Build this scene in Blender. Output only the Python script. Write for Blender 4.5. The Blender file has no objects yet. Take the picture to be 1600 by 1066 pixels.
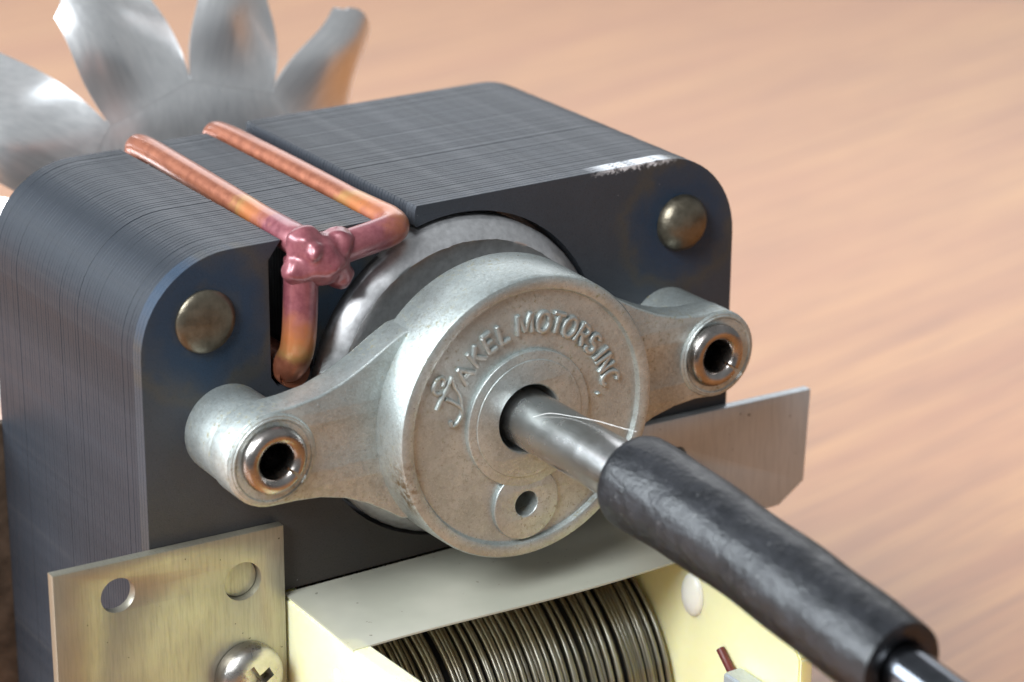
import bpy, bmesh, math, random
from mathutils import Vector, Matrix
random.seed(7)
MM = 0.001
ZT = 73.0                      # shaft axis above the table top, in mm
SC = bpy.context.scene
COL = SC.collection

# ------------------------------------------------------------------ camera
cd = bpy.data.cameras.new('camera'); cam = bpy.data.objects.new('camera', cd); COL.objects.link(cam)
CP = Vector((-155.871, -250.407, 115.874 + ZT)) * MM
FW = Vector((0.511678, 0.782960, -0.353778)); RT = Vector((0.838314, -0.545154, 0.005973)); UP = Vector((0.188187, 0.299634, 0.935310))
m = Matrix.Identity(4)
for i in range(3):
    m[i][0] = RT[i]; m[i][1] = UP[i]; m[i][2] = -FW[i]; m[i][3] = CP[i]
cam.matrix_world = m
cd.sensor_width = 36; cd.lens = 95.56; cd.clip_start = 0.01; cd.clip_end = 50
cd.dof.use_dof = True; cd.dof.aperture_fstop = 27.0
cd.dof.focus_distance = (Vector((-4, -9, ZT)) * MM - CP).dot(FW)
SC.camera = cam

# ------------------------------------------------------------------ world and lamps
w = bpy.data.worlds.new('World'); SC.world = w; w.use_nodes = True
w.node_tree.nodes['Background'].inputs[0].default_value = (0.93, 0.97, 1.0, 1)
w.node_tree.nodes['Background'].inputs[1].default_value = 0.27
def area(name, loc, target, sx, sy, power, col):
    l = bpy.data.lights.new(name, 'AREA'); l.shape = 'RECTANGLE'; l.size = sx; l.size_y = sy; l.energy = power; l.color = col
    o = bpy.data.objects.new(name, l); COL.objects.link(o); o.location = loc
    o.rotation_euler = (Vector(target) - Vector(loc)).to_track_quat('-Z', 'Y').to_euler()
    return o
area('window_light', (-1.40, 0.62, 0.78), (0, 0, 0.06), 1.3, 0.8, 48, (0.86, 0.94, 1.0))
area('far_window_light', (1.00, 1.75, 0.95), (0, 0, 0.06), 1.9, 0.9, 14, (0.95, 0.97, 1.0))
area('front_window_light', (-0.95, -0.42, 0.95), (0, 0, 0.06), 0.55, 0.55, 26, (0.93, 0.97, 1.0))
SC.view_settings.view_transform = 'Standard'; SC.view_settings.look = 'None'
SC.view_settings.exposure = 0.10; SC.view_settings.gamma = 1.0; SC.view_settings.use_curve_mapping = False

# ------------------------------------------------------------------ material helpers
class NT:
    def __init__(s, name):
        s.m = bpy.data.materials.new(name); s.m.use_nodes = True; s.t = s.m.node_tree
        s.b = s.t.nodes['Principled BSDF']; s.out = s.t.nodes['Material Output']
        tc = s.t.nodes.new('ShaderNodeTexCoord'); mp = s.t.nodes.new('ShaderNodeMapping')
        mp.inputs['Scale'].default_value = (1000, 1000, 1000)
        s.t.links.new(tc.outputs['Object'], mp.inputs['Vector']); s.co = mp.outputs[0]      # coordinates in mm
    def n(s, kind, **kw):
        x = s.t.nodes.new(kind)
        for k, v in kw.items(): setattr(x, k, v)
        return x
    def put(s, sock, v):
        if hasattr(v, 'links'): s.t.links.new(v, sock)
        else: sock.default_value = v
    def noise(s, scale, detail=4, rough=.55, stretch=None, dist=0):
        co = s.co
        if stretch:
            mp = s.n('ShaderNodeMapping'); mp.inputs['Scale'].default_value = stretch; s.t.links.new(co, mp.inputs[0]); co = mp.outputs[0]
        x = s.n('ShaderNodeTexNoise'); s.t.links.new(co, x.inputs['Vector'])
        x.inputs['Scale'].default_value = scale; x.inputs['Detail'].default_value = detail; x.inputs['Roughness'].default_value = rough
        x.inputs['Distortion'].default_value = dist
        return x.outputs['Fac']
    def ramp(s, fac, a, b, ca=0.0, cb=1.0):
        x = s.n('ShaderNodeMapRange'); x.clamp = True
        s.put(x.inputs['Value'], fac); x.inputs['From Min'].default_value = a; x.inputs['From Max'].default_value = b
        x.inputs['To Min'].default_value = ca; x.inputs['To Max'].default_value = cb
        return x.outputs[0]
    def math(s, op, a, b=None):
        x = s.n('ShaderNodeMath', operation=op); s.put(x.inputs[0], a)
        if b is not None: s.put(x.inputs[1], b)
        return x.outputs[0]
    def mix(s, fac, a, b):
        x = s.n('ShaderNodeMix', data_type='RGBA'); s.put(x.inputs[0], fac)
        s.put(x.inputs[6], a if hasattr(a, 'links') else (*a, 1)); s.put(x.inputs[7], b if hasattr(b, 'links') else (*b, 1))
        return x.outputs[2]
    def dist(s, p, mask=(1, 1, 1)):
        mp = s.n('ShaderNodeVectorMath', operation='SUBTRACT'); s.t.links.new(s.co, mp.inputs[0]); mp.inputs[1].default_value = p
        mu = s.n('ShaderNodeVectorMath', operation='MULTIPLY'); s.t.links.new(mp.outputs[0], mu.inputs[0]); mu.inputs[1].default_value = mask
        ln = s.n('ShaderNodeVectorMath', operation='LENGTH'); s.t.links.new(mu.outputs[0], ln.inputs[0])
        return ln.outputs['Value']
    def xyz(s):
        x = s.n('ShaderNodeSeparateXYZ'); s.t.links.new(s.co, x.inputs[0]); return x.outputs
    def bump(s, h, strength, dist_mm):
        x = s.n('ShaderNodeBump'); x.inputs['Strength'].default_value = strength; x.inputs['Distance'].default_value = dist_mm * MM
        s.put(x.inputs['Height'], h); s.t.links.new(x.outputs[0], s.b.inputs['Normal']); return x
    def set(s, **kw):
        for k, v in kw.items():
            sock = s.b.inputs[k.replace('_', ' ')]
            if isinstance(v, tuple) and len(v) == 3: v = (*v, 1)
            s.put(sock, v)
        return s
M = {}
def mat_zinc(name='die_cast_zinc'):
    t = NT(name)
    big = t.noise(.14, 5, .6); mid = t.noise(1.1, 6, .7); fine = t.noise(9, 3, .6); vf = t.noise(3.2, 5, .7)
    c = t.mix(t.ramp(big, .38, .62), (.36, .40, .395), (.50, .55, .54))
    c = t.mix(t.ramp(mid, .47, .64, 0, .55), c, (.30, .315, .295))
    c = t.mix(t.ramp(vf, .51, .64, 0, .5), c, (.68, .73, .725))
    c = t.mix(t.ramp(t.noise(2.3, 5, .7), .55, .66, 0, .5), c, (.24, .24, .21))
    spots = t.math('MULTIPLY', t.ramp(t.noise(1.6, 6, .75), .54, .62), t.ramp(t.noise(.13, 2), .43, .60))
    c = t.mix(t.math('MULTIPLY', spots, .8), c, (.18, .15, .055))
    specks = t.ramp(t.noise(3.1, 3, .6), .70, .74)
    c = t.mix(t.math('MULTIPLY', specks, .75), c, (.06, .05, .03))
    d = t.dist((-15.9, -14.6, -6.2), (1, 1, .42))
    g = t.math('MULTIPLY', t.ramp(d, 2.6, .8), t.ramp(t.noise(1.0, 4, .7), .42, .58))
    c = t.mix(t.math('MULTIPLY', g, .85), c, (.15, .085, .012))
    t.set(Base_Color=c, Metallic=t.ramp(spots, 0, 1, .66, .1), Roughness=t.ramp(vf, .35, .65, .42, .26))
    h = t.math('ADD', t.math('MULTIPLY', fine, .35), t.math('ADD', t.math('MULTIPLY', mid, .5), t.math('MULTIPLY', vf, .4)))
    t.bump(h, .6, .15); return t.m
M['zinc'] = mat_zinc()
def mat_steel_oxide(name, front):
    t = NT(name)
    big = t.noise(.12, 4); fine = t.noise(5, 4, .7); mid = t.noise(.8, 5, .65)
    c = t.mix(t.ramp(big, .35, .65), (.018, .023, .031), (.029, .035, .046))
    c = t.mix(t.ramp(mid, .55, .8, 0, .5), c, (.062, .058, .054))
    x, y, z = t.xyz()
    if front:
        c = t.mix(.45, c, (.066, .074, .088))
        c = t.mix(t.ramp(t.math('ADD', z, t.math('MULTIPLY', big, 14)), 6, -14, 0, .75), c, (.052, .042, .032))
        for (px, pz, r0) in ((-32.2, 13.1, 6.0), (32.0, 13.2, 5.5), (-17.5, 14.5, 3.4)):
            d = t.math('ADD', t.dist((px, 0, pz), (1, 0, 1)), t.math('MULTIPLY', t.math('SUBTRACT', t.noise(.3, 3), .5), 5.5))
            c = t.mix(t.math('MULTIPLY', t.ramp(d, r0 + 2.8, r0 - .6), t.ramp(d, r0 - 3.2, r0 - 1.6)), c, (.020, .040, .072))
            ring = t.math('MULTIPLY', t.ramp(d, r0 + 4.4, r0 + 3.0), t.ramp(d, r0 + 1.4, r0 + 2.6))
            c = t.mix(t.math('MULTIPLY', ring, .3), c, (.085, .068, .036))
        # bare metal worn through on the top edge near the right corner
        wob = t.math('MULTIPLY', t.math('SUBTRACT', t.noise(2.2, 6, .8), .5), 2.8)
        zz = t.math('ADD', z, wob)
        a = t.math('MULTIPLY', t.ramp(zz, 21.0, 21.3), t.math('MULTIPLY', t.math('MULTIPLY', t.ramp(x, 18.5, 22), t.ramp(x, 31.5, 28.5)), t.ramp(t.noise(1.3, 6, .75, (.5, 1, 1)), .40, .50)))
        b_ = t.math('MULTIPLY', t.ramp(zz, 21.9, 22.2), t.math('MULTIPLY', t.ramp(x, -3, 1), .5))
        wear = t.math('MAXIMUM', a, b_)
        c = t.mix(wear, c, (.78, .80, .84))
    sp = t.ramp(t.noise(.85, 2, .4), .755, .765)
    c = t.mix(t.math('MULTIPLY', sp, .6), c, (.34, .35, .36))
    c = t.mix(t.ramp(t.noise(6, 3, .7), .58, .72, 0, .45), c, (.075, .08, .09))
    c = t.mix(t.ramp(t.noise(4, 3, .7), .55, .7, 0, .6), c, (.014, .015, .018))
    t.set(Base_Color=c, Metallic=0.2, Roughness=t.ramp(mid, .3, .7, .40, .52))
    t.b.inputs['Specular IOR Level'].default_value = .42
    t.bump(t.math('ADD', fine, mid), .45 if front else .22, .12); return t.m
M['oxide'] = mat_steel_oxide('blued_lamination_steel', False)
M['oxide_front'] = mat_steel_oxide('blued_front_lamination_steel', True)
def simple(name, col, metal=0, rough=.5, var=.25, scale=.8, bump=0, bscale=4, spec=.5, coat=0, sss=0):
    t = NT(name)
    nz = t.noise(scale, 5, .6)
    c = t.mix(t.ramp(nz, .3, .7), tuple(v * (1 - var) for v in col), tuple(min(1, v * (1 + var)) for v in col))
    t.set(Base_Color=c, Metallic=float(metal), Roughness=t.ramp(nz, .3, .7, rough * .85, rough * 1.15))
    t.b.inputs['Specular IOR Level'].default_value = spec
    t.b.inputs['Coat Weight'].default_value = coat; t.b.inputs['Coat Roughness'].default_value = .15
    if sss:
        t.b.inputs['Subsurface Weight'].default_value = sss; t.b.inputs['Subsurface Radius'].default_value = (1, .85, .35)
        t.b.inputs['Subsurface Scale'].default_value = .002
    if bump: t.bump(t.noise(bscale, 4, .6), bump, .12)
    return t.m
M['black_gap'] = simple('dark_core_steel', (.008, .008, .009), .2, .6)
M['aluminium_ring'] = simple('cast_aluminium', (.62, .62, .63), .8, .33, .14, 1.2, .12, 6)
t = NT('brushed_fan_aluminium')
br = t.noise(.9, 5, .65, (1.6, 1.6, .10)); bg = t.noise(.12, 2)
t.set(Base_Color=t.mix(t.ramp(br, .35, .65), (.84, .85, .86), (.95, .955, .96)), Metallic=.84, Roughness=t.ramp(t.math('ADD', br, t.math('MULTIPLY', bg, .5)), .45, 1.0, .26, .38))
t.bump(br, .04, .05); M['fan'] = t.m
M['rivet'] = simple('bronzed_rivet_steel', (.16, .14, .105), .85, .36, .28, .7, .3, 3)
M['eyelet'] = simple('bronzed_eyelet_steel', (.36, .33, .31), 1.0, .27, .35, .35, .15, 3)
M['shaft'] = simple('ground_shaft_steel', (.62, .62, .62), 1.0, .25, .06, .5, 0, 9)
M['shaft_dark'] = simple('dark_polished_shaft', (.14, .15, .17), 1.0, .18, .15, .5)
M['screw'] = simple('zinc_screw_steel', (.48, .46, .43), 1.0, .30, .2, .6, .2, 4)
M['rubber'] = None
t = NT('black_rubber')
nz = t.noise(.55, 5, .6); lump = t.noise(.42, 3, .5, (1, .55, 1))
c = t.mix(t.ramp(nz, .35, .7), (.006, .007, .009), (.013, .014, .018))
c = t.mix(t.ramp(t.noise(1.3, 2, .4), .72, .74, 0, .35), c, (.16, .16, .16))
t.set(Base_Color=c, Roughness=t.ramp(nz, .3, .7, .32, .46)); t.b.inputs['Specular IOR Level'].default_value = .5
t.bump(t.math('ADD', lump, t.math('MULTIPLY', t.noise(1.6, 4, .6), .28)), .6, .5); M['rubber'] = t.m
def mat_plate(name, ca, cb, metal=.72):
    t = NT(name)
    br = t.noise(1.2, 6, .7, (3.2, 1, .22)); big = t.noise(.07, 3)
    c = t.mix(t.ramp(big, .38, .62), ca, cb); c = t.mix(t.ramp(br, .45, .75, 0, .45), c, tuple(v * .62 for v in ca))
    c = t.mix(t.ramp(t.noise(1.2, 2, .4), .74, .76, 0, .8), c, (.06, .05, .03))
    t.set(Base_Color=c, Metallic=metal, Roughness=t.ramp(br, .3, .7, .34, .48)); t.bump(br, .25, .05); return t.m
M['yellow_plate'] = mat_plate('yellow_chromate_steel', (.30, .275, .22), (.38, .362, .285))
M['grey_plate'] = mat_plate('bare_plated_steel', (.50, .54, .57), (.56, .595, .62), .45)
# copper shading coil: bare copper, varnished purple round the weld
t = NT('varnished_copper')
d = t.math('ADD', t.dist((-19.3, -2.5, 19), (1, 1, 1.35)), t.math('MULTIPLY', t.math('SUBTRACT', t.noise(.5, 3), .5), 5))
nz = t.noise(.7, 6, .65)
cop = t.mix(t.ramp(nz, .35, .7), (.27, .085, .045), (.40, .145, .08))
var = t.mix(t.ramp(nz, .35, .7), (.17, .042, .055), (.30, .10, .115))
c = t.mix(t.ramp(d, 8, 12.5), var, (.44, .15, .05)); c = t.mix(t.ramp(d, 13.2, 15.0), c, (.40, .20, .07)); c = t.mix(t.ramp(d, 15.2, 16.6), c, cop)
c = t.mix(t.ramp(t.noise(1.4, 4, .7), .66, .72, 0, .7), c, (.12, .06, .05))
t.set(Base_Color=c, Metallic=t.ramp(d, 9, 15, .25, .55), Roughness=t.ramp(nz, .3, .7, .34, .42)); t.b.inputs['Coat Weight'].default_value = .4; t.b.inputs['Coat Roughness'].default_value = .16
t.bump(nz, .06, .12); M['copper'] = t.m
M['nylon'] = simple('yellowed_nylon', (.93, .89, .53), 0, .36, .04, .12, .10, 2, .5, 0, .6)
M['nylon_slot_light'] = simple('slot_light_nylon', (.88, .87, .78), 0, .3, .03, .3, 0, 2, .5, 0, .3)  # pale tone paints the bright light showing in a slot
t = NT('grey_insulation_film')
nz = t.noise(.10, 3)
c = t.mix(t.ramp(nz, .35, .65), (.46, .46, .39), (.54, .53, .455)); c = t.mix(t.ramp(t.noise(1.1, 2, .4), .73, .75, 0, .6), c, (.10, .09, .07))
t.set(Base_Color=c, Roughness=.36)
tr = t.n('ShaderNodeBsdfTransparent'); tr.inputs[0].default_value = (.97, .96, .85, 1)
mx = t.n('ShaderNodeMixShader'); mx.inputs[0].default_value = .30
t.t.links.new(t.b.outputs[0], mx.inputs[1]); t.t.links.new(tr.outputs[0], mx.inputs[2]); t.t.links.new(mx.outputs[0], t.out.inputs[0])
M['film'] = t.m
t = NT('enamelled_winding_wire')
nz = t.noise(.35, 3); oi = t.n('ShaderNodeObjectInfo')
c = t.mix(oi.outputs['Random'], (.15, .14, .11), (.33, .315, .26)); c = t.mix(t.ramp(nz, .4, .65, 0, .6), c, (.22, .16, .08))
t.set(Base_Color=c, Metallic=.8, Roughness=.36); t.b.inputs['Coat Weight'].default_value = .25
M['wire'] = t.m
M['terminal_red'] = simple('red_lead_insulation', (.11, .015, .01), 0, .45)
M['rear_plate'] = simple('shade_browned_steel', (.10, .07, .05), .5, .45, .4, .4, .2, 3)  # dark brown base paints in the shade cast on the rear plates
M['lint'] = simple('white_lint', (.8, .8, .78), 0, .7)
t = NT('varnished_wood')
mp = t.n('ShaderNodeMapping'); mp.inputs['Rotation'].default_value = (0, 0, math.radians(-11.6)); t.t.links.new(t.co, mp.inputs[0]); t.co = mp.outputs[0]
g1 = t.noise(.11, 5, .6, (.07, 1, 1), .3); g2 = t.noise(.40, 5, .65, (.04, 1, 1)); g3 = t.noise(.018, 3, .5, (.35, 1, 1))
c = t.mix(t.ramp(g1, .32, .68), (.36, .13, .038), (.55, .255, .08))
c = t.mix(t.ramp(g2, .48, .66, 0, .7), c, (.24, .078, .024)); c = t.mix(t.ramp(g3, .4, .62, 0, .5), c, (.44, .17, .058))
c = t.mix(t.ramp(t.noise(1.5, 4, .6, (.03, 1, 1)), .5, .68, 0, .45), c, (.22, .075, .024))
t.set(Base_Color=c, Roughness=.30); t.b.inputs['Specular IOR Level'].default_value = .5
M['wood'] = t.m

# ------------------------------------------------------------------ geometry helpers (all in mm, shaft axis = -y through the origin)
def finish(me, angle=35):
    for p in me.polygons: p.use_smooth = True
    me.set_sharp_from_angle(angle=math.radians(angle))
def obj(name, me, mat, parent=None, loc=None):
    o = bpy.data.objects.new(name, me); COL.objects.link(o)
    if mat is not None and not me.materials: me.materials.append(mat)
    if parent is not None:
        o.parent = parent
        if parent is motor: o.location = (0, -20 * MM, ZT * MM)
    if loc is not None: o.location = Vector(o.location) + Vector(loc) * MM
    return o
def bm_mesh(bm, name='m', angle=35):
    bmesh.ops.scale(bm, vec=(MM, MM, MM), verts=bm.verts)
    bmesh.ops.recalc_face_normals(bm, faces=bm.faces)
    me = bpy.data.meshes.new(name); bm.to_mesh(me); bm.free(); finish(me, angle); return me
def join(meshes, angle=35):
    bm = bmesh.new()
    for me in meshes: bm.from_mesh(me)
    me = bpy.data.meshes.new('m'); bm.to_mesh(me); bm.free(); finish(me, angle); return me
def eval_mesh(o):
    dg = bpy.context.evaluated_depsgraph_get(); me = bpy.data.meshes.new_from_object(o.evaluated_get(dg)); return me
def plate2d(loops, y0, y1, bevel=.15, res=1, angle=35):
    """filled outline in the x-z plane, from y0 (front) to y1 (back), edges rounded by bevel; loops in mm"""
    cu = bpy.data.curves.new('c', 'CURVE'); cu.dimensions = '2D'; cu.fill_mode = 'BOTH'
    for lp in loops:
        s = cu.splines.new('POLY'); s.points.add(len(lp) - 1); s.use_cyclic_u = True
        for i, p in enumerate(lp): s.points[i].co = (p[0], p[1], 0, 1)
    cu.bevel_depth = bevel; cu.bevel_resolution = res; cu.offset = -bevel
    cu.extrude = max(abs(y1 - y0) / 2 - bevel, 0.001)
    o = bpy.data.objects.new('tmp', cu); COL.objects.link(o); bpy.context.view_layer.update()
    me = eval_mesh(o); bpy.data.objects.remove(o)
    bm = bmesh.new(); bm.from_mesh(me)
    bmesh.ops.remove_doubles(bm, verts=bm.verts, dist=1e-4)
    for v in bm.verts:
        X, Y, Z = v.co; v.co = (X, (y0 + y1) / 2 - Z, Y)
    return bm_mesh(bm, 'm', angle)
def circ(cx, cz, r, n=64, a0=0, a1=360, closed=True):
    k = n if closed else n + 1
    return [(cx + r * math.cos(math.radians(a0 + (a1 - a0) * i / n)), cz + r * math.sin(math.radians(a0 + (a1 - a0) * i / n))) for i in range(k)]
def lathe(profile, cx=0, cz=0, n=96, a0=0, a1=360, jitter=None, angle=35):
    """profile of (r, y) turned about the y axis through (cx, cz)"""
    bm = bmesh.new(); full = abs(a1 - a0) >= 360; rings = []
    for i in range(n if full else n + 1):
        a = math.radians(a0 + (a1 - a0) * i / n); ring = []
        for j, (r, y) in enumerate(profile):
            rr, yy = r, y
            if jitter: rr, yy = jitter(i, j, r, y)
            ring.append(bm.verts.new((cx + rr * math.cos(a), yy, cz + rr * math.sin(a))))
        rings.append(ring)
    for i in range(len(rings) if full else len(rings) - 1):
        A, B = rings[i], rings[(i + 1) % len(rings)]
        for j in range(len(profile) - 1):
            bm.faces.new((A[j], A[j + 1], B[j + 1], B[j]))
    bmesh.ops.remove_doubles(bm, verts=bm.verts, dist=1e-4)
    return bm_mesh(bm, 'm', angle)
def tube(pts, rad, n=16, cap=True, angle=40):
    pts = [Vector(p) for p in pts]; rads = rad if isinstance(rad, (list, tuple)) else [rad] * len(pts)
    bm = bmesh.new(); rings = []; up = None
    for i, p in enumerate(pts):
        t = (pts[min(i + 1, len(pts) - 1)] - pts[max(i - 1, 0)]).normalized()
        if up is None: up = t.orthogonal().normalized()
        up = (up - t * up.dot(t)).normalized(); s = t.cross(up)
        rings.append([bm.verts.new(p + (up * math.cos(2 * math.pi * k / n) + s * math.sin(2 * math.pi * k / n)) * rads[i]) for k in range(n)])
    for A, B in zip(rings, rings[1:]):
        for k in range(n): bm.faces.new((A[k], A[(k + 1) % n], B[(k + 1) % n], B[k]))
    if cap: bm.faces.new(rings[0]); bm.faces.new(rings[-1])
    return bm_mesh(bm, 'm', angle)
def smooth_path(ctrl, n=10):
    """Catmull-Rom through the control points"""
    P = [Vector(c) for c in ctrl]; P = [P[0] * 2 - P[1]] + P + [P[-1] * 2 - P[-2]]; out = []
    for i in range(1, len(P) - 2):
        for k in range(n):
            u = k / n; a, b, c, d = P[i - 1], P[i], P[i + 1], P[i + 2]
            out.append(.5 * ((2 * b) + (c - a) * u + (2 * a - 5 * b + 4 * c - d) * u * u + (3 * b - a - 3 * c + d) * u ** 3))
    out.append(P[-2]); return out
def box(x0, x1, y0, y1, z0, z1, bev=.3):
    bm = bmesh.new(); bmesh.ops.create_cube(bm, size=1)
    for v in bm.verts: v.co = ((x0 + x1) / 2 + v.co.x * (x1 - x0), (y0 + y1) / 2 + v.co.y * (y1 - y0), (z0 + z1) / 2 + v.co.z * (z1 - z0))
    if bev: bmesh.ops.bevel(bm, geom=bm.edges[:], offset=bev, segments=2, affect='EDGES')
    return bm_mesh(bm)

# ------------------------------------------------------------------ table
bm = bmesh.new()
ux, uy = Vector((.838, -.545, 0)).normalized(), Vector((.545, .838, 0)).normalized()
far, near, half, th = 500, -190, 900, 28
vs = []
for z in (0, -th):
    for (a, b) in ((-half, near), (half, near), (half, far), (-half, far)):
        p = ux * a + uy * b; vs.append(bm.verts.new((p.x, p.y, z)))
bm.faces.new(vs[:4]); bm.faces.new(vs[4:][::-1])
for i in range(4): bm.faces.new((vs[i], vs[i + 4], vs[(i + 1) % 4 + 4], vs[(i + 1) % 4]))
bmesh.ops.bevel(bm, geom=bm.edges[:], offset=2, segments=2, affect='EDGES')
tb = obj('table_top', bm_mesh(bm), M['wood']); tb['kind'] = 'structure'; tb['label'] = 'varnished orange brown wooden table top under the motor'

# ------------------------------------------------------------------ the motor
motor = bpy.data.objects.new('electric_motor', None); COL.objects.link(motor); motor.location = (0, 20 * MM, 0)
motor.empty_display_size = .02
motor['label'] = 'open frame electric motor with dark laminated core, cast bearing bracket and rubber sleeved shaft'
motor['category'] = 'motor'
D, T, W = 40.8, 21.6, 40.0
def core_outline(g=0.0):
    """outer outline of one lamination with the slot and channel for the shading coil and the rotor bore; g = inset"""
    L = [(-W + g, -55 + g), (W - g, -55 + g), (W - g, 10.5)]
    L += circ(29, 10.6, 11 - g, 14, 0, 90, False)
    L += [(-5.2 + g, T - g), (-5.4 + g, T - .5 - g), (-5.5 + g, 19.4)]
    R = 19.85 + g
    a0 = math.degrees(math.atan2(19.0, -5.5)); L += circ(.3, 0, R, 72, a0, a0 - 344.5, False)
    L += [(-10.7 - g, 18.0), (-10.7 - g, 20.6 - g), (-10.9 - g, 20.9 - g)]
    L += [(-18.4 + g, 20.85 - g), (-18.6 + g, 20.3), (-18.8 + g, 18), (-18.9 + g, 5.2), (-19.6, 3.8 - g), (-21.6, 3.2 - g), (-23.4, 3.6 - g), (-24.2 - g, 4.8), (-24.2 - g, 18.6), (-22.9 - g, 20.3), (-22.6 - g, 20.7 - g)]
    L += circ(-29, 9.75, 11 - g, 14, 90, 180, False)
    out = []
    for p in L:
        if not out or (abs(p[0] - out[-1][0]) + abs(p[1] - out[-1][1])) > .02: out.append(p)
    return out
window = [(-24.2, -40), (-24.2, -21.7), (24.2, -21.7), (24.2, -40)]
NL = 60; pitch = D / NL
core = obj('laminated_core', plate2d([core_outline(.32), [(x * 1.012, z) for x, z in window]], .25, D - .25, .05, 0), M['black_gap'], motor)
core['label'] = 'dark blued steel core of stacked laminations with rounded corners'
lam = plate2d([core_outline(), window], 0, pitch - .022, .04, 0)
lamf = lam.copy(); lam.materials.append(M['oxide']); lamf.materials.append(M['oxide_front'])
for i in range(NL):
    o = bpy.data.objects.new('lamination', lamf if i < 3 else lam); COL.objects.link(o); o.parent = core
    o.location = Vector((random.gauss(0, .010) if i else 0, i * pitch, random.gauss(0, .010) if i else 0)) * MM
    s = 1 + (random.gauss(0, .00025) if i else 0); o.scale = (s, 1, s)

# rotor end ring of cast aluminium inside the bore
rnd = [random.gauss(0, 1) for _ in range(4000)]
def ringjit(i, j, r, y):
    if j in (3, 4, 5): return r + .025 * rnd[i * 7 + j] * (1 if j == 4 else .5) + .06 * math.sin(i * .13), y + .025 * rnd[i * 5 + j + 900]
    return r + .02 * rnd[i + j], y
ringm = lathe([(19.2, 6), (19.25, -.3), (19.0, -.75), (17.5, -2.3), (17.2, -2.45), (16.8, -2.2), (15.2, -1.9), (12.5, -1.7), (4, -1.5)], .1, 0, 160, jitter=ringjit, angle=50)
obj('rotor_ring', ringm, M['aluminium_ring'], motor)['label'] = 'rough cast aluminium ring seated in the bore'

# shaft, rubber sleeve and the dark shaft leaving it
sh = lathe([(0, 78), (3.0, 78), (3.3, 77.5), (3.32, -41), (3.1, -41.3), (0, -41.3)], 0, 0, 64)
obj('shaft', sh, M['shaft'], motor)['label'] = 'bare ground steel shaft leaving the bearing bracket'
ctr = smooth_path([(0, -36.0, .0), (.05, -43, -.15), (.15, -52, -.7), (.1, -62, -1.5), (0, -70, -2.3), (0, -79.4, -3.25)], 10)
bm = bmesh.new(); rings = []; n = 64
prof = []
N = len(ctr)
for i, p in enumerate(ctr):
    u = i / (N - 1)
    prof.append((p, 5.15 - .40 * u + .10 * math.sin(u * 9 + .6) + .06 * math.sin(u * 23)))
a, z = prof[0], prof[-1]; d0 = Vector((0, -1, 0)); dz = (ctr[-1] - ctr[-4]).normalized()
prof = [(a[0] + d0 * 1.5, 3.34), (a[0] + d0 * .2, 3.5), (a[0], 3.9), (a[0], a[1] - .55), (a[0] + d0 * .15, a[1] - .15)] + prof[1:-1] + [(z[0] - dz * .1, z[1] - .05), (z[0], z[1] - .45), (z[0], 3.0), (z[0] - dz * .3, 2.75), (z[0] - dz * 5, 2.7)]
for i, (p, r) in enumerate(prof):
    rings.append([bm.verts.new((p.x + r * math.cos(2 * math.pi * k / n), p.y, p.z + r * math.sin(2 * math.pi * k / n))) for k in range(n)])
for A, B in zip(rings, rings[1:]):
    for k in range(n): bm.faces.new((A[k], A[(k + 1) % n], B[(k + 1) % n], B[k]))
obj('rubber_sleeve', bm_mesh(bm, 'm', 60), M['rubber'], motor)['label'] = 'lumpy black rubber sleeve pushed over the shaft'
obj('drive_rod', tube([ctr[-8], ctr[-1], ctr[-1] + dz * 60], 2.62, 40), M['shaft_dark'], motor)['label'] = 'dark polished rod leaving the rubber sleeve'

# ------------------------------------------------------------------ bearing bracket
up_l = [(-29.9, 5.5), (-27, 5.65), (-24, 6.1), (-21, 7.1), (-18, 8.6), (-15.5, 10.1), (-13.3, 11.3)]
lo_l = [(-13.8, -10.9), (-15.8, -9.5), (-18, -8.1), (-21, -6.7), (-24, -5.9), (-27, -5.6), (-29.9, -5.5)]
out = circ(-29.95, 0, 5.5, 20, 270, 90, False) + up_l[1:] + circ(0, 0, 16.2, 24, 138, 42, False)[1:-1]
out += [(-x, z * .96) for x, z in up_l[::-1]][:-1] + circ(29.95, 0, 5.4, 20, 90, -90, False) + [(-x, z * .93) for x, z in lo_l[::-1]][1:]
out += circ(0, 0, 16.2, 24, -40, -140, False)[1:-1] + lo_l[:-1]
parts = [plate2d([out, circ(0, 0, 4.05, 48), circ(-29.95, 0, 2.2, 28), circ(29.95, 0, 2.2, 28)], -10.6, -6.4, .28, 2)]
for sx in (-1, 1):
    parts.append(lathe([(5.2, -.02), (5.25, -4), (5.35, -8), (5.3, -10.7), (5.1, -10.88), (2.2, -10.88)], sx * 29.95, 0, 56))
    parts.append(lathe([(5.0, -10.85), (4.85, -11.02), (4.7, -11.02), (4.55, -10.86), (4.2, -10.86)], sx * 29.95, 0, 56))
# drum: rim, recessed face, hub and oil-hole boss
parts.append(lathe([(16.6, -6.5), (17.0, -7.2), (16.95, -10.9), (16.82, -15.2), (16.62, -15.56), (16.3, -15.68), (15.45, -15.68), (15.2, -15.58), (15.05, -15.3), (14.95, -15.02), (14.7, -14.9)], 0, 0, 128, angle=40))
oil = (-.25, -10.4)
parts.append(plate2d([circ(0, 0, 15.0, 96), circ(0, 0, 4.05, 48), circ(*oil, 1.5, 28)], -15.0, -7.2, .02, 0))
parts.append(plate2d([circ(0, 0, 8.1, 80), circ(0, 0, 4.0, 48)], -15.58, -14.8, .16, 2))
parts.append(plate2d([circ(0, .0, 7.0, 72), circ(0, 0, 4.1, 48)], -15.70, -15.2, .10, 2))
parts.append(plate2d([circ(*oil, 4.35, 56), circ(*oil, 1.5, 28)], -15.55, -14.8, .16, 2))
brk = obj('bearing_bracket', join(parts, 38), M['zinc'], motor)
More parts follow.
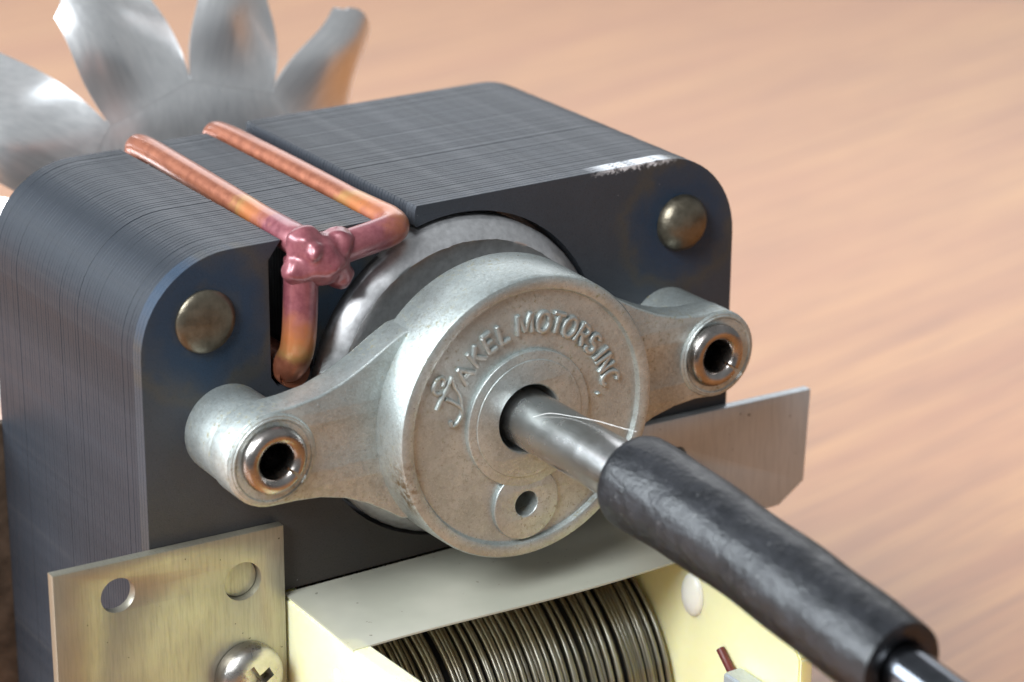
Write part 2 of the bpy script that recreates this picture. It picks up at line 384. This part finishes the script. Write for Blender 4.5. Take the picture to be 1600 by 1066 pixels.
brk['label'] = 'grey die cast zinc bearing bracket with two arms and embossed round face'

# raised lettering round the face
FONT = [('A', 10.9, 140.5), ('K', 11.05, 128.2), ('E', 11.15, 117.2), ('L', 11.2, 107.3), ('M', 11.25, 92.3), ('O', 11.2, 79.6), ('T', 11.2, 69.6), ('O', 11.2, 60.0), ('R', 11.2, 49.3), ('S', 11.3, 39.0), ('I', 11.4, 29.8), ('N', 11.4, 22.6), ('C', 11.5, 12.4), ('.', 10.6, 5.3)]
def arc(cx, cy, rx, ry, a0, a1, n=14): return [(cx + rx * math.cos(math.radians(a0 + (a1 - a0) * k / n)), cy + ry * math.sin(math.radians(a0 + (a1 - a0) * k / n))) for k in range(n + 1)]
STROKES = {   # centre lines in a box of height 1, about x = 0
    'A': [[(-.36, 0), (0, 1)], [(0, 1), (.36, 0)], [(-.23, .34), (.23, .34)]],
    'K': [[(-.27, 0), (-.27, 1)], [(.30, 1), (-.25, .42)], [(-.08, .58), (.32, 0)]],
    'E': [[(-.24, 0), (-.24, 1)], [(-.24, 1), (.26, 1)], [(-.24, .52), (.18, .52)], [(-.24, 0), (.26, 0)]],
    'L': [[(-.22, 0), (-.22, 1)], [(-.22, 0), (.28, 0)]],
    'M': [[(-.42, 0), (-.38, 1)], [(-.38, 1), (0, .12)], [(0, .12), (.38, 1)], [(.38, 1), (.42, 0)]],
    'O': [arc(0, .5, .36, .5, 0, 360, 24)],
    'T': [[(-.34, 1), (.34, 1)], [(0, 1), (0, 0)]],
    'R': [[(-.27, 0), (-.27, 1)], [(-.27, 1), (.02, 1)] + arc(.02, .75, .27, .25, 90, -90, 10) + [(-.27, .5)], [(0, .48), (.32, 0)]],
    'S': [arc(0, .745, .27, .255, 35, 270, 14)[:-1] + arc(0, .255, .29, .255, 90, -145, 14)],
    'I': [[(0, 0), (0, 1)]],
    'N': [[(-.28, 0), (-.28, 1)], [(-.28, 1), (.28, 0)], [(.28, 0), (.28, 1)]],
    'C': [arc(.04, .5, .36, .5, 50, 310, 20)],
    '.': [[(0, .05), (.02, .05)]]}
cache = {}
def letter_mesh(ch):
    """raised strokes with a flattened crown and steep sides"""
    if ch in cache: return cache[ch]
    ms = []
    for k, st in enumerate(STROKES[ch]):
        pts = [Vector((x * 2.25, 0, (z - .5) * 2.2)) for x, z in st]
        d0 = (pts[1] - pts[0]).normalized(); d1 = (pts[-1] - pts[-2]).normalized()
        closed = (pts[0] - pts[-1]).length < .01
        if not closed: pts = [pts[0] - d0 * .10] + pts + [pts[-1] + d1 * .10]
        sec = [(-.31, .12), (-.29, -.16), (-.22, -.33), (-.10, -.385), (.10, -.385), (.22, -.33), (.29, -.16), (.31, .12)]
        bm = bmesh.new(); rings = []
        for i, p in enumerate(pts):
            if closed: t_ = (pts[(i + 1) % (len(pts) - 1)] - pts[(i - 1) % (len(pts) - 1)]).normalized()
            else: t_ = (pts[min(i + 1, len(pts) - 1)] - pts[max(i - 1, 0)]).normalized()
            nn = Vector((-t_.z, 0, t_.x))
            f = .72 if (not closed and i in (0, len(pts) - 1)) else 1
            rings.append([bm.verts.new(p + nn * a * f + Vector((0, b * (f if b < 0 else 1) + .012 * k, 0))) for a, b in sec])
        for A, B in zip(rings, rings[1:]):
            for q in range(len(sec) - 1): bm.faces.new((A[q], A[q + 1], B[q + 1], B[q]))
        if not closed: bm.faces.new(rings[0]); bm.faces.new(rings[-1])
        ms.append(bm_mesh(bm, 'm', 42))
    cache[ch] = join(ms, 42); return cache[ch]
for ch, r, a in FONT:
    o = obj('raised_letter', letter_mesh(ch), M['zinc'], brk); ra = math.radians(a)
    o.location = Vector((r * math.cos(ra), -15.02, r * math.sin(ra))) * MM; o.rotation_euler = (0, math.radians(90 - a), 0)
# the ornate initial: a long stroke with a hook below and a loop above
Jm = [tube(smooth_path([(-11.9, -15.05, 3.4), (-11.0, -15.10, 5.0), (-9.9, -15.10, 6.9)], 6), .25, 10),
      tube(smooth_path([(-10.75, -15.10, 4.45), (-9.8, -15.10, 3.9), (-8.85, -15.10, 3.05), (-8.65, -15.10, 2.2), (-9.2, -15.10, 1.35), (-9.9, -15.10, 1.05), (-10.1, -15.10, 1.7)], 6), .25, 10),
      tube(smooth_path([(-11.35, -15.10, 5.3), (-12.0, -15.10, 5.3), (-12.35, -15.10, 5.9), (-12.0, -15.10, 6.75), (-11.3, -15.10, 7.1), (-10.9, -15.10, 6.75), (-11.1, -15.10, 6.1)], 6), .25, 10),
      tube(smooth_path([(-10.0, -15.10, 6.8), (-9.55, -15.10, 5.6), (-8.9, -15.10, 4.4), (-8.7, -15.10, 2.7)], 6), .23, 10)]
obj('raised_letter', join(Jm), M['zinc'], brk)['label'] = 'ornate curled initial letter'
# rolled eyelets in the arm ends, split at the lower right
for sx in (-1, 1):
    e = [(1.97, -10.9)] + [(2.92 + .95 * math.cos(math.radians(a)), -11.55 + 1.0 * math.sin(math.radians(a))) for a in range(-160, 25, 15)] + [(3.75, -10.95)]
    o = obj('eyelet', lathe(e, sx * 29.95 - .2 * (sx < 0) - .9 * (sx > 0), .35, 56, -36, 316), M['eyelet'], brk)
    obj('eyelet_tube', lathe([(2.05, -4), (2.05, -11.6), (2.15, -11.6), (2.15, -4)], sx * 29.95 - .2 * (sx < 0) - .9 * (sx > 0), .35, 40), M['eyelet'], brk)
    o['label'] = 'rolled bronze coloured eyelet with a split lip'

# rivets through the core
obj('rivet', lathe([(3.55, .1), (3.62, -.35), (3.4, -.66), (2.8, -.88), (1.4, -1.05), (.001, -1.1)], -32.2, 13.1, 48), M['rivet'], motor)['label'] = 'flat bronze coloured rivet head'
obj('rivet', lathe([(3.5, .1), (3.55, -.3), (3.25, -1.0), (2.5, -1.7), (1.4, -2.1), (.001, -2.2)], 32.0, 13.2, 48, angle=60), M['rivet'], motor)['label'] = 'domed bronze coloured rivet head'

# ------------------------------------------------------------------ copper shading coil
def wire(ctrl, thin, thick):
    p = smooth_path(ctrl, 8)
    return tube(p, [thin + (thick - thin) * max(0, min(1, (9 - q.y) / 8)) for q in p], 20)
wires = [wire([(-19.2, 44.2, 16), (-19.2, 43.4, 19.0), (-19.3, 41.4, 20.25), (-19.7, 30, 20.5), (-20.2, 15, 20.5), (-20.5, 3, 20.3), (-20.6, -.6, 20.2), (-20.1, -2.4, 19.4)], 1.52, 1.82),
         wire([(-8.6, 44.2, 16), (-8.6, 43.4, 19.0), (-8.6, 41.4, 20.25), (-8.6, 30, 20.5), (-8.6, 15, 20.5), (-8.6, 4, 20.35), (-8.65, .0, 20.3), (-9.5, -1.8, 20.2), (-12, -2.35, 19.9), (-15, -2.6, 19.6), (-18.6, -2.6, 19.0)], 1.52, 1.82),
         wire([(-21.4, -2.4, 19.0), (-21.5, -2.3, 15), (-21.8, -2.2, 10), (-22.0, -1.6, 7.6), (-21.9, .4, 5.6), (-21.6, 3, 5.2), (-21.6, 40, 5.2), (-21.6, 44, 5.2)], 1.95, 1.95)]
bm = bmesh.new()
for (c, r) in (((-19.4, -2.7, 18.7), 3.0), ((-16.9, -2.8, 20.0), 2.0), ((-16.9, -3.0, 16.5), 1.65), ((-17.6, -3.0, 17.6), 1.9), ((-22.2, -2.9, 17.9), 1.8), ((-20.9, -2.4, 20.6), 2.15), ((-20.9, -4.7, 20.3), .95), ((-18.6, -4.6, 18.6), 1.4)):
    bmesh.ops.create_icosphere(bm, subdivisions=3, radius=r, matrix=Matrix.Translation(c))
for v in bm.verts:
    v.co += Vector((math.sin(v.co.z * 3.1), math.sin(v.co.x * 2.7), math.sin(v.co.y * 3.3 + v.co.x))) * .16
me = bpy.data.meshes.new('blob'); bm.to_mesh(me); bm.free()
o = bpy.data.objects.new('tmp', me); COL.objects.link(o)
md = o.modifiers.new('r', 'REMESH'); md.mode = 'VOXEL'; md.voxel_size = .22
ms = o.modifiers.new('s', 'SMOOTH'); ms.factor = .5; ms.iterations = 16
bpy.context.view_layer.update(); blob = eval_mesh(o); bpy.data.objects.remove(o)
blob.transform(Matrix.Scale(MM, 4)); finish(blob, 80)
coil = obj('shading_coil', join(wires, 60), M['copper'], motor); coil['label'] = 'thick copper shading coil wire lying in the core slots'
obj('weld_blob', blob, M['copper'], coil)['label'] = 'melted purplish weld joining three copper wires'

# ------------------------------------------------------------------ mounting plates and screw
pl = plate2d([[(-52.2, -60), (-52.2, -11.95), (-23.95, -12.75), (-23.95, -60)], circ(-44.65, -16.15, 2.05, 40), circ(-29.3, -18.4, 2.32, 40)], -1.45, -.12, .06, 1)
rec = lathe([(2.45, -.14), (2.4, -.2), (2.2, -.38), (0.001, -.40)], -29.3, -18.4, 40)
lp = obj('mounting_plate', join([pl, rec]), M['yellow_plate'], motor); lp['label'] = 'yellowish steel mounting plate with a hole, a round dimple and a screw'
rp = obj('mounting_plate', plate2d([[(26.0, -27.6), (26.0, -11.7), (52.4, -12.35), (51.9, -24.9), (48.0, -27.5)], circ(31.6, -16.9, 1.2, 32)], -1.45, -.12, .06, 1), M['grey_plate'], motor)
rp['label'] = 'bare grey steel mounting plate with a chamfered lower corner'
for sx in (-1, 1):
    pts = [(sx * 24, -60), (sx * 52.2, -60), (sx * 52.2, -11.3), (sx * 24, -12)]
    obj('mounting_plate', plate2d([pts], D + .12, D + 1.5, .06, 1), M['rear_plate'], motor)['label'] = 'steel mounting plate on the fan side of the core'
scx, scz = -29.35, -29.9
head = lathe([(3.2, -1.45), (3.95, -1.6), (4.05, -2.4), (3.95, -3.2), (3.55, -3.9), (2.6, -4.35), (1.3, -4.55), (.001, -4.6)], scx, scz, 64, angle=50)
def cutter():
    bm = bmesh.new()
    for k in range(2):
        a = math.radians(28 + 90 * k); r0, r1, wd = 2.5, 1.1, .62
        pts = []
        for (y, rr, ww) in ((-5.2, r0, wd + .08), (-2.6, r1, wd - .1)):
            for (u, v) in ((-rr, -ww), (rr, -ww), (rr, ww), (-rr, ww)):
                pts.append(bm.verts.new((scx + u * math.cos(a) - v * math.sin(a), y + k * .01, scz + u * math.sin(a) + v * math.cos(a))))
        bm.faces.new(pts[:4]); bm.faces.new(pts[4:])
        for i in range(4): bm.faces.new((pts[i], pts[(i + 1) % 4], pts[(i + 1) % 4 + 4], pts[i + 4]))
    return bm_mesh(bm)
ho = bpy.data.objects.new('tmp', head); co_ = bpy.data.objects.new('tmpc', cutter()); COL.objects.link(ho); COL.objects.link(co_)
ho.scale = co_.scale = (1000,) * 3
bm = bmesh.new(); bm.from_mesh(head); bmesh.ops.holes_fill(bm, edges=[e for e in bm.edges if e.is_boundary]); bm.to_mesh(head); bm.free()
b = ho.modifiers.new('b', 'BOOLEAN'); b.operation = 'DIFFERENCE'; b.object = co_; b.solver = 'EXACT'; b.use_self = True
bpy.context.view_layer.update(); hm = eval_mesh(ho); bpy.data.objects.remove(ho); bpy.data.objects.remove(co_); finish(hm, 40)
so = obj('screw', hm, M['screw'], lp); so['label'] = 'pan head screw with a cross recess'

# ------------------------------------------------------------------ winding, bobbin and insulation film
ca, cb, cn, cy, cz = 35.6, 23.6, 2.6, 20.4, -47.5
def turn(da, n=72, r=.325, seed=0):
    rr = random.Random(seed); ph = [rr.uniform(0, 6.28) for _ in range(3)]
    bm = bmesh.new(); rings = []
    for i in range(n):
        th = 2 * math.pi * i / n; c, s = math.cos(th), math.sin(th)
        y = cy + (ca + da) * math.copysign(abs(c) ** (2 / cn), c); z = cz + (cb + da) * math.copysign(abs(s) ** (2 / cn), s)
        nrm = Vector((0, c, s)).normalized(); x = .13 * math.sin(th + ph[0]) + .09 * math.sin(3 * th + ph[1])
        rings.append([bm.verts.new(Vector((x, y, z)) + (nrm * math.cos(2 * math.pi * k / 8) + Vector((1, 0, 0)) * math.sin(2 * math.pi * k / 8)) * r) for k in range(8)])
    for i in range(n):
        A, B = rings[i], rings[(i + 1) % n]
        for k in range(8): bm.faces.new((A[k], A[(k + 1) % 8], B[(k + 1) % 8], B[k]))
    return bm_mesh(bm, 'm', 80)
bm = bmesh.new(); n = 72; rings = []
for x in (-21, 22.3):
    rings.append([bm.verts.new((x, cy + (ca - .75) * math.copysign(abs(math.cos(2 * math.pi * i / n)) ** (2 / cn), math.cos(2 * math.pi * i / n)), cz + (cb - .75) * math.copysign(abs(math.sin(2 * math.pi * i / n)) ** (2 / cn), math.sin(2 * math.pi * i / n)))) for i in range(n)])
for i in range(n): bm.faces.new((rings[0][i], rings[0][(i + 1) % n], rings[1][(i + 1) % n], rings[1][i]))
wind = obj('winding', bm_mesh(bm), M['black_gap'], motor); wind['label'] = 'coil of dark enamelled wire wound on the bobbin'
variants = [turn(0, seed=k) for k in range(5)] + [turn(-.45, seed=9), turn(.3, seed=11)]
for v in variants: v.materials.append(M['wire'])
x = -20.5
while x < 22.0:
    o = bpy.data.objects.new('wire_turn', random.choice(variants)); COL.objects.link(o); o.parent = wind
    o.location = (x * MM, random.gauss(0, .10) * MM, random.gauss(0, .08) * MM); o.rotation_euler = (0, random.gauss(0, .006), random.gauss(0, .009))
    x += .61 + max(-.05, random.gauss(0, .055))
def flange(xo, xi, top_y0):
    """a bobbin cheek in the y-z plane between xo and xi"""
    pts = [(-.3, -72.9), (-.3, -22.3), (-4, -22.35), (-16, -22.45), (-28, -22.0), (-34.5, -23.2), (-37.6, -27.0), (-37.6, -66), (-33, -72.9)]
    bm = bmesh.new(); A = [bm.verts.new((xo, y, z)) for y, z in pts]; B = [bm.verts.new((xi, y, z)) for y, z in pts]
    bm.faces.new(A); bm.faces.new(B)
    for i in range(len(pts)): bm.faces.new((A[i], A[(i + 1) % len(pts)], B[(i + 1) % len(pts)], B[i]))
    bmesh.ops.recalc_face_normals(bm, faces=bm.faces)
    bmesh.ops.bevel(bm, geom=bm.edges[:], offset=.25, segments=2, affect='EDGES')
    return bm_mesh(bm)
bob = [flange(-23.5, -21.0, 0), flange(22.5, 24.6, 0)]
bob.append(box(-23.0, -20.9, -3.9, D + 3, -39.8, -22.15, .6)); bob.append(box(22.6, 24.1, -.5, D + 3, -39.8, -22.2, .4))
bob.append(box(-21.5, 23, .2, D - .2, -56, -39.5, .3))
bobbin = obj('bobbin', join(bob), M['nylon'], motor); bobbin['label'] = 'pale yellow plastic bobbin cheeks either side of the winding'
# lug painted pale for light seen in a slot, and lead, on right cheek
bm = bmesh.new(); bmesh.ops.create_uvsphere(bm, u_segments=24, v_segments=16, radius=1)
for v in bm.verts: v.co = (22.5 + v.co.x * 1.1, -17.4 + v.co.y * 2.0, -27.0 + v.co.z * 2.8)
obj('cheek_bump', bm_mesh(bm, 'm', 60), M['nylon_slot_light'], bobbin)
obj('lead', tube(smooth_path([(22.0, -23.6, -31.4), (21.9, -25.2, -32.6), (21.6, -27.0, -33.6)], 5), .55, 10), M['terminal_red'], bobbin)['label'] = 'dark red wire end at the bobbin terminal'
obj('terminal', box(19.6, 22.3, -33, -27.2, -35.5, -32.2, .3), M['grey_plate'], bobbin)['label'] = 'flat grey terminal tab'
bm = bmesh.new(); bmesh.ops.create_uvsphere(bm, u_segments=24, v_segments=16, radius=1)
for v in bm.verts: v.co = (-23.4 + v.co.x * .5, -12.5 + v.co.y * 1.3, -28.3 + v.co.z * 2.2)
obj('cheek_bump', bm_mesh(bm, 'm', 60), M['nylon'], bobbin)
# film lying over the winding, slightly bowed
bm = bmesh.new(); nx, ny = 40, 12; grid = {}
for k, zo in enumerate((0, -.22)):
    for i in range(nx + 1):
        u = i / nx
        for j in range(ny + 1):
            v = j / ny; x = -23.45 + u * (47.2 - 1.0 * v); fr = -16.1 - 1.5 * math.sin(u * math.pi * .80) ** 2
            grid[k, i, j] = bm.verts.new((x, -.25 + v * (fr + .25), -21.85 - .25 * v - .25 * v * v + .35 * math.sin(u * math.pi) * v * v + zo))
for i in range(nx):
    for j in range(ny):
        for k in (0, 1): bm.faces.new((grid[k, i, j], grid[k, i + 1, j], grid[k, i + 1, j + 1], grid[k, i, j + 1]))
for j in range(ny):
    for i in (0, nx): bm.faces.new((grid[0, i, j], grid[0, i, j + 1], grid[1, i, j + 1], grid[1, i, j]))
for i in range(nx):
    for j in (0, ny): bm.faces.new((grid[0, i, j], grid[0, i + 1, j], grid[1, i + 1, j], grid[1, i, j]))
obj('insulation_film', bm_mesh(bm), M['film'], motor)['label'] = 'grey translucent insulation film over the winding'

# ------------------------------------------------------------------ cooling fan behind the core
YF = 67.0
def dish(r): return YF - 3.4 + .0125 * max(0, r - 7) ** 2
hubp = [(3.3, YF - 10), (6.3, YF - 10), (6.6, YF - 9.4), (7, dish(7) - .38)] + [(r, dish(r) - .38) for r in (9, 11, 13, 15, 17, 19, 20, 20.9)] + [(r, dish(r) + .38) for r in (20.9, 19, 16, 13, 10, 7)] + [(3.3, dish(7) + .38)]
fan = obj('cooling_fan', lathe(hubp, 0, 0, 96), M['fan'], motor)
fan['label'] = 'bright aluminium cooling fan with ten twisted blades'
bm = bmesh.new(); nr, nw = 18, 14; lay = {}
def blade_pt(u, s):
    """u 0..1 along the blade, s -1..1 across (s = +1 is the edge turned toward the core)"""
    r = 19.3 + u * 18.6; e = min(1, u / .8); e = e * e * (3 - 2 * e)
    q = math.sin(min(1, u * 1.15) * math.pi * .62); hw = 6.25 + (1.3 if s > 0 else 2.6) * q
    tip = max(0, (u - .74) / .26); rr = r - (.4 if s < 0 else 4.0) * tip * tip * abs(s) ** 2.6
    pit = math.radians(33) * e
    cur = -3.6 * (1 - s * s) * e + dish(math.hypot(rr, hw * s)) - .03 - YF
    return Vector((-hw * s * math.cos(pit), YF - hw * s * math.sin(pit) + cur, rr))
for i in range(nr + 1):
    for j in range(nw + 1):
        u, s = i / nr, -1 + 2 * j / nw; p = blade_pt(u, s)
        q = (blade_pt(min(1, u + .01), s) - blade_pt(max(0, u - .01), s)).cross(blade_pt(u, min(1, s + .01)) - blade_pt(u, max(-1, s - .01))).normalized()
        lay[0, i, j] = bm.verts.new(p + q * .4); lay[1, i, j] = bm.verts.new(p - q * .4)
for i in range(nr):
    for j in range(nw):
        for k in (0, 1): bm.faces.new((lay[k, i, j], lay[k, i + 1, j], lay[k, i + 1, j + 1], lay[k, i, j + 1]))
    for j in (0, nw): bm.faces.new((lay[0, i, j], lay[0, i + 1, j], lay[1, i + 1, j], lay[1, i, j]))
for j in range(nw):
    for i in (0, nr): bm.faces.new((lay[0, i, j], lay[0, i, j + 1], lay[1, i, j + 1], lay[1, i, j]))
bl = bm_mesh(bm, 'm', 40); bl.materials.append(M['fan'])
for k in range(10):
    o = bpy.data.objects.new('blade', bl); COL.objects.link(o); o.parent = fan
    o.rotation_euler = (0, math.radians(90 - 74 - 36 * k), 0)

# ------------------------------------------------------------------ a stray lint fibre on the shaft
fib = tube([(p[0] * MM * 1000, p[1], p[2]) for p in smooth_path([(-2.6, -20.2, 2.35), (-1.6, -22, 3.2), (-.4, -24.5, 3.45), (.8, -27.5, 3.7), (1.5, -30.5, 3.9), (2.6, -32.4, 3.75)], 6)], .028, 6)
lf = obj('lint_fibre', fib, M['lint']); lf.location = (0, 0, ZT * MM)
lf['label'] = 'thin white lint fibre lying on the bare shaft'; lf['category'] = 'fibre'
